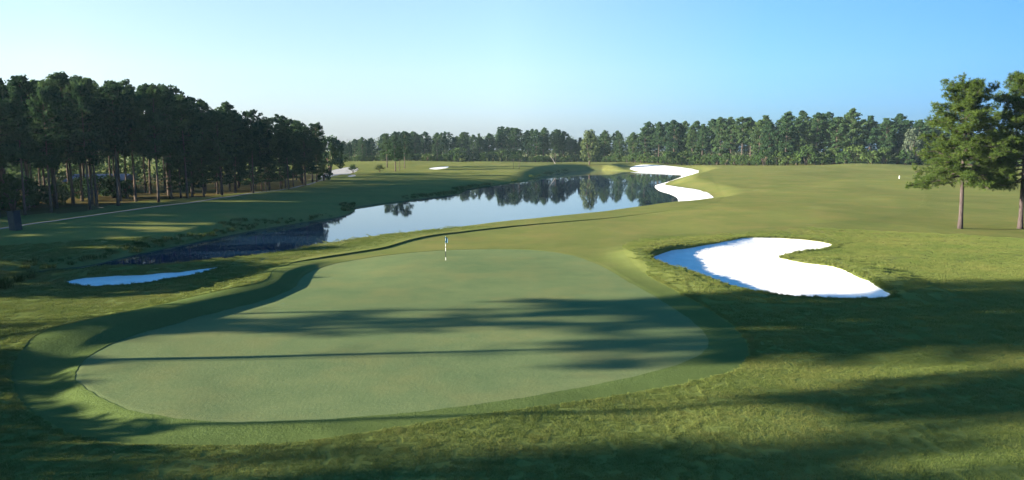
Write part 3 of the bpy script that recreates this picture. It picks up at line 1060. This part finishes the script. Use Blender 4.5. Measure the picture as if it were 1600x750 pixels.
put('pine_tree', small2, ('trunk', 'crown'), 605, 262, 12, 210, 'blue green pine left of the olive tree clump', 'pine tree', wide=1.25)
slim = pine_meshes(322, 9, .62, 1.6, 18, leaf=.4, per=16, shape='round', r0=.11, stubs=0)
put('young_pine', slim, ('trunk', 'crown'), 802, 264, 9, 237, 'left of two thin young pines on the far bank', 'pine tree')
put('young_pine', slim, ('trunk', 'crown'), 811, 264.5, 9, 236, 'right of two thin young pines on the far bank', 'pine tree')
put('young_pine', slim, ('trunk', 'crown'), 868, 254.5, 9, 229, 'slender young pine with a small round head behind the pond', 'pine tree', wide=.9)
mb = MB(); mb.tube([[0, 0, -.2], [-1.2, 0, 2.0], [-3.0, .2, 4.4]], [.16, .12, .05], 6); mb.tube([[-1.2, 0, 2.0], [-1.0, .3, 3.6]], [.08, .03], 5)
q = ground_at(868, 256.5); o = mb.build('dead_snag', M['deadwood']); o.location = q
tag(o, 'bare leaning dead trunk beside the slender young pine', 'dead tree')
put('bush', DARKB[0], ('stem', 'foliage'), 506, 283, 4.2, 262, 'dark round bush at the right end of the left wood', 'bush', wide=.95)


def palmetto(seed, n=26):
    gg = np.random.default_rng(seed)
    st = MB(); st.tube([[0, 0, -.1], [.03, 0, .25], [0, .03, .45]], [.2, .17, .12], 7)
    fr = MB()
    for k in range(n):
        az = k * 2.399; el = -.15 + 1.6 * (k / n) ** .8
        L = 1.5 + .7 * gg.random()
        d = np.array([math.cos(az) * math.cos(el), math.sin(az) * math.cos(el), math.sin(el)])
        b = np.array([0, 0, .42]); c = b + d * L * .55
        fr.tube([b, c], [.015, .01], 3)
        s = np.cross(d, [0, 0, 1]); s /= np.linalg.norm(s) + 1e-9
        u_ = np.cross(s, d)
        for m in range(9):                                   # pleated fan
            a = (m - 4) * .16
            dv = d * math.cos(a) + s * math.sin(a)
            w_ = s * math.cos(a) * .06 - d * math.sin(a) * .06
            tip = c + dv * L * .75 - np.array([0, 0, .05]) * abs(a) + u_ * .05
            fr.add([c, c + dv * L * .3 + w_, tip, c + dv * L * .3 - w_], [[0, 1, 2, 3]])
    return st.mesh('stem', M['bark_dark'], True), fr.mesh('fronds', M['frond'])


pal = palmetto(1)
put('palmetto', pal, ('stem', 'fronds'), 551.5, 270, 2.6, 257.5, 'smaller spiky palmetto beside the pale sandy ground', 'palmetto', wide=1.15)
put('palmetto', pal, ('stem', 'fronds'), 593, 269, 2.6, 257.5, 'spiky palmetto left of the olive tree clump', 'palmetto', wide=1.3)

for x, y, h in ((-49, 52.5, 6.0), (-50, 55.5, 7.0), (-51, 58.5, 7.0), (-54, 61.0, 7.5), (-55, 63.8, 7.0), (-33, 21.0, 4.4), (-34, 24.2, 4.2)):
    plant('shrub', BUSH[int(h) % 4], ('stem', 'foliage'), (x, y, zat(x, y)), 4.2, h, x, 'shrub outside the left edge of the view throwing shade beside the green', 'shrub', 'shrubs left of view')

# --- trees behind and beside the view whose shadows cross the green
SHADE = [(-33, 33.4, 20.5, 2), (-36, 38.6, 21, 0), (-40, 42.6, 20, 1), (-31, 24.6, 21, 0),
         (-43, 32.5, 23, 1), (-46, 37.7, 23, 0), (-50, 41.7, 22, 0), (-41, 23.7, 23, 1), (-38, 40.6, 22, 0),
         (-64, 37.6, 17, 0), (-95, 35.0, 17, 1), (-58, 15.2, 20, 0), (-82, 13.4, 20, 1),
         (-50, 25.2, 7, 15), (-51, 28.4, 7, 10), (-50, 31.4, 6.6, 12), (-55, 31.4, 25, 1)]
for k, (x, y, h, v) in enumerate(SHADE):
    plant('pine_tree', AIRY[v] if v < 10 else PINE[v - 10], ('trunk', 'crown'), (x, y, zat(x, y)), 22, h, k * 1.3, 'pine outside the left edge of the view shading the green', 'pine tree', 'pines beside the mast left of view', wide=1.45 if h > 10 else 1.8)

# ------------------------------------------------------------------ flag, post, cabinet, house
q = ground_at(696.5, 407)
fl = empty('flagstick', q, 0)
FH = 2.25
def band(a, b, mat, r=.026):
    m = MB(); m.tube([[0, 0, a], [0, 0, b]], [r, r], 8); return m
band(-.1, FH, 'white', .02).build('pole', M['white'], fl)
for a, b in ((.28, .86), (1.20, 1.30), (1.52, 1.60)):
    band(a, b, 'black', .032).build('stripe', M['black'], fl)
fm = MB()
nx, nz = 9, 10
V_, Q_ = [], []
for side in (0, 1):
    for i in range(nx):
        for j in range(nz):
            u, v = i / (nx - 1), j / (nz - 1)
            x = -.06 + .22 * u; y = -.03 + .05 * math.sin(u * 7 + v * 1.5) * (.4 + u) + side * .006
            V_.append([x, y, FH - .0 - v * (.60 - .1 * u) - u * .08])
for i in range(nx - 1):
    for j in range(nz - 1):
        a = i * nz + j
        Q_.append([a, a + nz, a + nz + 1, a + 1]); b = a + nx * nz; Q_.append([b, b + 1, b + nz + 1, b + nz])
fm.add(V_, Q_)
flag = fm.build('flag', M['flag_dark'], fl, True)
hm = MB(); hm.box((.175, -.02, FH - .40), (.06, .1, .40)); hm.build('hem', M['flag_light'], flag)
tag(fl, 'black and white striped flagstick with limp dark flag standing on the green', 'flagstick')

q = ground_at(1405, 279.5)
po = empty('marker_post', q)
m = MB(); m.box((0, 0, .4), (.13, .13, .9)); m.build('post', M['white'], po)
m = MB(); m.box((0, 0, .89), (.16, .16, .08), 0, .4); m.build('cap', M['trim'], po)
tag(po, 'small white marker post on the right fairway', 'marker post')

q = ground_at(25, 360)
cb = empty('utility_cabinet', q, R(-14))
cb.rotation_euler = (0, R(-5), R(-24))
m = MB(); m.box((0, 0, 1.2), (1.25, .9, 2.5)); m.build('body', M['cabinet'], cb)
m = MB(); m.box((-.645, 0, 1.22), (.04, .84, 2.3)); side = m.build('sunlit_side', M['cabinet_side'], cb)
for z in (.45, 1.15, 1.9):
    m = MB(); m.box((-.672, -.1, z), (.02, .3, .18)); m.build('vent', M['black'], side)
m = MB(); m.box((0, 0, 2.49), (1.4, 1.05, .08)); m.build('lid', M['cabinet'], cb)
tag(cb, 'dark leaning box with a sunlit notched side at the far left wood edge', 'cabinet')

p = at_dist(158, 172)
hz = zat(*p)
ho = empty('house', (p[0], p[1], hz), R(8))
m = MB(); m.box((0, 0, 1.2), (12, 8, 3.0)); m.build('wall', M['brick'], ho)
m = MB()
m.add([[-6.6, -4.6, 2.7], [6.6, -4.6, 2.7], [6.6, 4.6, 2.7], [-6.6, 4.6, 2.7], [-6.6, 0, 4.3], [6.6, 0, 4.3]], [[0, 1, 5, 4], [2, 3, 4, 5], [0, 3, 2, 1]], [[0, 4, 3], [1, 2, 5]])
rf = m.build('roof', M['roof'], ho)
m = MB(); m.box((3, 1, 4.5), (.8, .8, 1.6)); m.build('chimney', M['brick'], rf)
for x in (-4, -1.5, 4):
    m = MB(); m.box((x, -4.04, 1.4), (1.3, .1, 1.3)); w_ = m.build('window', M['trim'], ho)
    m = MB(); m.box((x, -4.10, 1.4), (1.1, .04, 1.1)); m.build('pane', M['glass'], w_)
m = MB(); m.box((1.4, -4.04, 1.0), (1.0, .1, 2.1)); m.build('door', M['trim'], ho)
tag(ho, 'low house with a blue grey roof glimpsed between the left wood trunks', 'house')


# ------------------------------------------------------------------ grass
def blade_patch(name, size, n, hmin, hmax, w, mat, seed, lean=.5):
    gg = np.random.default_rng(seed)
    b = np.column_stack([gg.uniform(-size / 2, size / 2, n), gg.uniform(-size / 2, size / 2, n), np.full(n, -.01)])
    h = gg.uniform(hmin, hmax, n)
    az = gg.uniform(0, 6.283, n)
    ln = lean * gg.random(n)
    s = np.column_stack([-np.sin(az), np.cos(az), np.zeros(n)]) * (w / 2)
    dirx = np.column_stack([np.cos(az), np.sin(az), np.zeros(n)])
    mid = b + dirx * (h * ln * .3)[:, None] + np.array([0, 0, 1]) * (h * .6)[:, None]
    tip = b + dirx * (h * ln)[:, None] + np.array([0, 0, 1]) * h[:, None]
    Vv = np.stack([b - s, b + s, mid + s * .8, mid - s * .8, tip], 1).reshape(-1, 3)
    k = np.arange(n) * 5
    return mesh_np(name, Vv, [np.stack([k, k + 1, k + 2, k + 3], 1), np.stack([k + 3, k + 2, k + 4], 1)], [mat])


def blade_mat(name, cols, tl=.25):
    m, nt = new_mat(name)
    geo = N(nt, 'ShaderNodeNewGeometry')
    v = geo.outputs['Position']
    f = math_node(nt, 'ADD', math_node(nt, 'MULTIPLY', noise(nt, v, .16, 5, .65), .55), math_node(nt, 'MULTIPLY', noise(nt, v, 1.1, 3), .25))
    f = math_node(nt, 'ADD', f, math_node(nt, 'MULTIPLY', geo.outputs['Random Per Island'], .22))
    c = ramp(nt, f, [(.36, cols[0]), (.52, cols[1]), (.66, cols[2])])
    out_diffuse(nt, c, translucent=tl)
    return m


M['blade'] = blade_mat('rough_blades', ((.066, .096, .026), (.090, .114, .032), (.128, .132, .042)))
M['reed'] = blade_mat('bank_blades', ((.028, .050, .012), (.050, .072, .018), (.085, .090, .03)))


def scatter(name, pts, normals_tilt, scales, patches, seed):
    gg = np.random.default_rng(seed)
    coll = bpy.data.collections.new(name + '_patches')
    for k, me in enumerate(patches):
        coll.objects.link(bpy.data.objects.new('grass_patch', me))
    n = len(pts)
    me = bpy.data.meshes.new(name)
    me.vertices.add(n)
    me.vertices.foreach_set('co', pts.astype(np.float32).ravel())
    a = me.attributes.new('rot', 'FLOAT_VECTOR', 'POINT')
    rot = np.column_stack([normals_tilt[:, 0], normals_tilt[:, 1], gg.integers(0, 4, n) * (math.pi / 2) + gg.normal(size=n) * .4])
    a.data.foreach_set('vector', rot.astype(np.float32).ravel())
    a = me.attributes.new('scl', 'FLOAT', 'POINT')
    a.data.foreach_set('value', scales.astype(np.float32))
    o = link(name, me)
    ng = bpy.data.node_groups.new(name, 'GeometryNodeTree')
    ng.interface.new_socket('Geometry', in_out='INPUT', socket_type='NodeSocketGeometry')
    ng.interface.new_socket('Geometry', in_out='OUTPUT', socket_type='NodeSocketGeometry')
    gi, go = ng.nodes.new('NodeGroupInput'), ng.nodes.new('NodeGroupOutput')
    m2p = ng.nodes.new('GeometryNodeMeshToPoints')
    ci = ng.nodes.new('GeometryNodeCollectionInfo'); ci.inputs[0].default_value = coll
    ci.inputs['Separate Children'].default_value = True
    ip = ng.nodes.new('GeometryNodeInstanceOnPoints')
    ip.inputs['Pick Instance'].default_value = True
    r_ = ng.nodes.new('GeometryNodeInputNamedAttribute'); r_.data_type = 'FLOAT_VECTOR'; r_.inputs['Name'].default_value = 'rot'
    s_ = ng.nodes.new('GeometryNodeInputNamedAttribute'); s_.data_type = 'FLOAT'; s_.inputs['Name'].default_value = 'scl'
    L = ng.links.new
    L(gi.outputs[0], m2p.inputs[0]); L(m2p.outputs[0], ip.inputs['Points']); L(ci.outputs[0], ip.inputs['Instance'])
    L(r_.outputs[0], ip.inputs['Rotation']); L(s_.outputs[0], ip.inputs['Scale']); L(ip.outputs[0], go.inputs[0])
    md = o.modifiers.new('grass', 'NODES'); md.node_group = ng
    return o


def grass_points(cell, r0, r1, seed, lo=None, hi=None):
    gg = np.random.default_rng(seed)
    xs, ys = np.meshgrid(np.arange(-r1, r1, cell), np.arange(5, r1, cell), indexing='ij')
    X = (xs + gg.uniform(-.3, .3, xs.shape) * cell).ravel(); Y = (ys + gg.uniform(-.3, .3, xs.shape) * cell).ravel()
    k = (np.hypot(X, Y) < r1) & (np.hypot(X, Y) >= r0) & (np.abs(X) < Y * .75 + 3)
    X, Y = X[k], Y[k]
    mind = np.full(len(X), 1e9)
    for P in (GREEN, FAIR, BUNK_R, BUNK_L, LAKE, BEACH): mind = np.minimum(mind, sdf_poly(X, Y, P))
    m = mind > (lo or cell * .5)
    if hi: m &= mind < hi
    m &= line_dist(X, Y, PATH)[0] > 1.2
    X, Y = X[m], Y[m]
    e = .15
    z, _, _ = terrain(X, Y); zx, _, _ = terrain(X + e, Y); zy, _, _ = terrain(X, Y + e)
    ax, ay = np.arctan((zy - z) / e), -np.arctan((zx - z) / e)
    return np.column_stack([X, Y, z + ROUGH_H]), np.column_stack([ax, ay])


if GRASS := True:
    pe, te = grass_points(.2, 15, 60, 8, .06, .5)
    PE = [blade_patch('grass_patch', .22, 70, .025, .06, .010, M['blade'], 60 + k) for k in range(3)]
    o = scatter('rough_edge_grass', pe, te, np.random.default_rng(8).uniform(.8, 1.2, len(pe)), PE, 8)
    tag(o, 'ragged edge of rough grass along the mown apron', 'grass', kind='stuff')
    pts, tl = grass_points(.55, 15, 44, 1)
    gs = np.random.default_rng(3)
    P1 = [blade_patch('grass_patch', .62, 620, .025, .06, .010, M['blade'], 40 + k) for k in range(4)]
    o = scatter('rough_grass', pts, tl, gs.uniform(.8, 1.25, len(pts)), P1, 1)
    tag(o, 'coarse rough grass in front of and beside the green', 'grass', kind='stuff')
    pts2, tl2 = grass_points(1.0, 44, 98, 2)
    P2 = [blade_patch('grass_patch', 1.15, 620, .03, .08, .020, M['blade'], 50 + k) for k in range(4)]
    o = scatter('rough_grass', pts2, tl2, gs.uniform(.75, 1.25, len(pts2)), P2, 2)
    tag(o, 'rough grass round the bunkers and mounds beyond the green', 'grass', kind='stuff')
    print('patches', len(pts), len(pts2))

# taller growth on bunker lips and pond banks
def along(P, step, lo, hi, seed, closed=True):
    gg = np.random.default_rng(seed)
    out = []
    n = len(P)
    for i in range(n if closed else n - 1):
        A, B = P[i], P[(i + 1) % n]
        L = np.linalg.norm(B - A)
        k = max(1, int(L / step))
        nn = np.array([-(B - A)[1], (B - A)[0]]) / (L + 1e-9)
        for j in range(k):
            out.append(A + (B - A) * (j + gg.random()) / k + nn * gg.uniform(lo, hi))
    return np.array(out)


def lip_patch(seed, n, r, h0, h1, w, mat):
    return blade_patch('grass_patch', r, n, h0, h1, w, mat, seed, .9)


cand = []
for P in (BUNK_R, BUNK_L):
    for lo in range(4):
        c = along(P, .22, -.75, .75, 60 + lo)
        s = sdf_poly(c[:, 0], c[:, 1], P)
        cand.append(c[(s > .06) & (s < .75)])
c = np.concatenate(cand)
z, _, _ = terrain(c[:, 0], c[:, 1])
o = scatter('bunker_grass', np.column_stack([c, z + .03]), np.zeros((len(c), 2)), np.random.default_rng(4).uniform(.6, 1.3, len(c)),
            [lip_patch(70 + k, 60, .3, .08, .20, .018, M['blade']) for k in range(3)], 4)
tag(o, 'longer grass fringing the lips of the two bunkers', 'grass', kind='stuff')
c1 = np.concatenate([along(LAKE, .5, -4, 4, 80 + k) for k in range(6)])
s = sdf_poly(c1[:, 0], c1[:, 1], LAKE)
sb = sdf_poly(c1[:, 0], c1[:, 1], BEACH)
left = (c1[:, 0] < np.interp(c1[:, 1], [60, 90, 140, 250, 370], [-20, -18, -12, 10, 30]))
nz_ = vnoise(c1[:, 0], c1[:, 1], 6, 77)
k = (s > .1) & (s < 2.0 + 1.5 * nz_) & (sb > .5) & left & (nz_ > -.35)
c1 = c1[k]
z, _, _ = terrain(c1[:, 0], c1[:, 1])
o = scatter('bank_grass', np.column_stack([c1, z + .02]), np.zeros((len(c1), 2)), np.random.default_rng(5).uniform(.6, 1.5, len(c1)),
            [lip_patch(90 + k, 46, .6, .1, .38, .04, M['reed']) for k in range(3)], 5)
tag(o, 'tall dark grass along the far left bank of the pond', 'grass', kind='stuff')

# spiky clumps at the left edge, on the bank
def spiky(seed, n=130, h=1.0):
    return blade_patch('blades', .5, n, h * .5, h, .035, M['reed'], seed, 1.1)
for px, py, s, lab in [(6, 452, 1.1, 'largest spiky grass clump on the bank at the left edge'), (30, 441, .8, 'middle spiky grass clump on the bank left of the shaded bunker'), (50, 436, .6, 'smallest spiky grass clump nearest the shaded bunker')]:
    q = ground_at(px, py)
    o = link('grass_clump', spiky(px)); o.location = q; o.scale = (1.6 * s, 1.6 * s, 1.1 * s)
    tag(o, lab, 'grass clump')

# ------------------------------------------------------------------ light, sky, camera
SUN_EL, SUN_AZ = 12.5, 5.0          # shadows run to +x, a little away from the camera
w = bpy.data.worlds.new('World'); SC.world = w; w.use_nodes = True
nt = w.node_tree; nt.nodes.clear()
sky = nt.nodes.new('ShaderNodeTexSky'); sky.sky_type = 'NISHITA'; sky.sun_disc = False
sky.sun_elevation = R(SUN_EL); sky.sun_rotation = R(-90 - SUN_AZ)
sky.air_density = 1.0; sky.dust_density = 1.0; sky.ozone_density = 6.0
bg = nt.nodes.new('ShaderNodeBackground'); bg.inputs[1].default_value = .055
wo = nt.nodes.new('ShaderNodeOutputWorld')
tc = nt.nodes.new('ShaderNodeTexCoord')
dt = nt.nodes.new('ShaderNodeVectorMath'); dt.operation = 'DOT_PRODUCT'
dt.inputs[1].default_value = (-math.cos(R(SUN_AZ)), -math.sin(R(SUN_AZ)), 0)
nt.links.new(tc.outputs['Generated'], dt.inputs[0])
fac = math_node(nt, 'MULTIPLY', math_node(nt, 'ADD', dt.outputs['Value'], 1.0), .5)
tint = ramp(nt, fac, [(.14, (.26, .32, .42)), (.30, (.62, .57, .53)), (.46, (1.26, .82, .63)), (.72, (1.18, .71, .50)), (.93, (.48, .52, .52))])   # sky tinted by direction: milky on the sunward side, darker away
tint = mix(nt, 1.0, tint, (1.62, 1.56, 1.52), 'MULTIPLY')
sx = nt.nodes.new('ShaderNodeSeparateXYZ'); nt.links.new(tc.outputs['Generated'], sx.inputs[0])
tint = mix(nt, 1.0, tint, ramp(nt, sx.outputs[2], [(.02, (.56, .78, 1.15)), (.10, (.84, .93, 1.0)), (.22, (.94, 1.0, 1.0)), (.5, (.42, 1.25, 1.5))]), 'MULTIPLY')  # overhead sky, out of view, boosted green-blue as added fill for the shade
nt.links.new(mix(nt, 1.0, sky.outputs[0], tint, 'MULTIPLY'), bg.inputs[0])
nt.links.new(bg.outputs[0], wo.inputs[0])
sl_ = bpy.data.lights.new('sun', 'SUN'); sl_.energy = 5.0; sl_.angle = R(.75); sl_.color = (1, .88, .68)
so = bpy.data.objects.new('sun', sl_); COL.objects.link(so)
from mathutils import Vector
sd3 = Vector((-math.cos(R(SUN_EL)) * math.cos(R(SUN_AZ)), -math.cos(R(SUN_EL)) * math.sin(R(SUN_AZ)), math.sin(R(SUN_EL))))
so.rotation_euler = sd3.to_track_quat('Z', 'Y').to_euler()

# morning air
m, nt = new_mat('air')
vo = N(nt, 'ShaderNodeVolumePrincipled')
vo.inputs['Color'].default_value = (.60, .85, 1, 1); vo.inputs['Density'].default_value = .00006; vo.inputs['Anisotropy'].default_value = .1
nt.links.new(vo.outputs[0], N(nt, 'ShaderNodeOutputMaterial').inputs['Volume'])
mb = MB(); mb.box((0, 0, 17), (3400, 3400, 46))
tag(mb.build('haze', m), 'thin morning haze', kind='stuff')

cam = bpy.data.cameras.new('camera'); co = bpy.data.objects.new('camera', cam); COL.objects.link(co)
cam.sensor_width = 36; cam.lens = 36 * F / 1600; cam.clip_end = 6000; cam.clip_start = .1
co.location = (0, 0, CAM_H); co.rotation_euler = (R(90) - PITCH, 0, 0)
SC.camera = co
SC.view_settings.view_transform = 'Standard'; SC.view_settings.look = 'None'
SC.view_settings.exposure = 2.85; SC.view_settings.gamma = 1
SC.view_settings.use_curve_mapping = False
SC.cycles.max_bounces = 6; SC.cycles.diffuse_bounces = 3
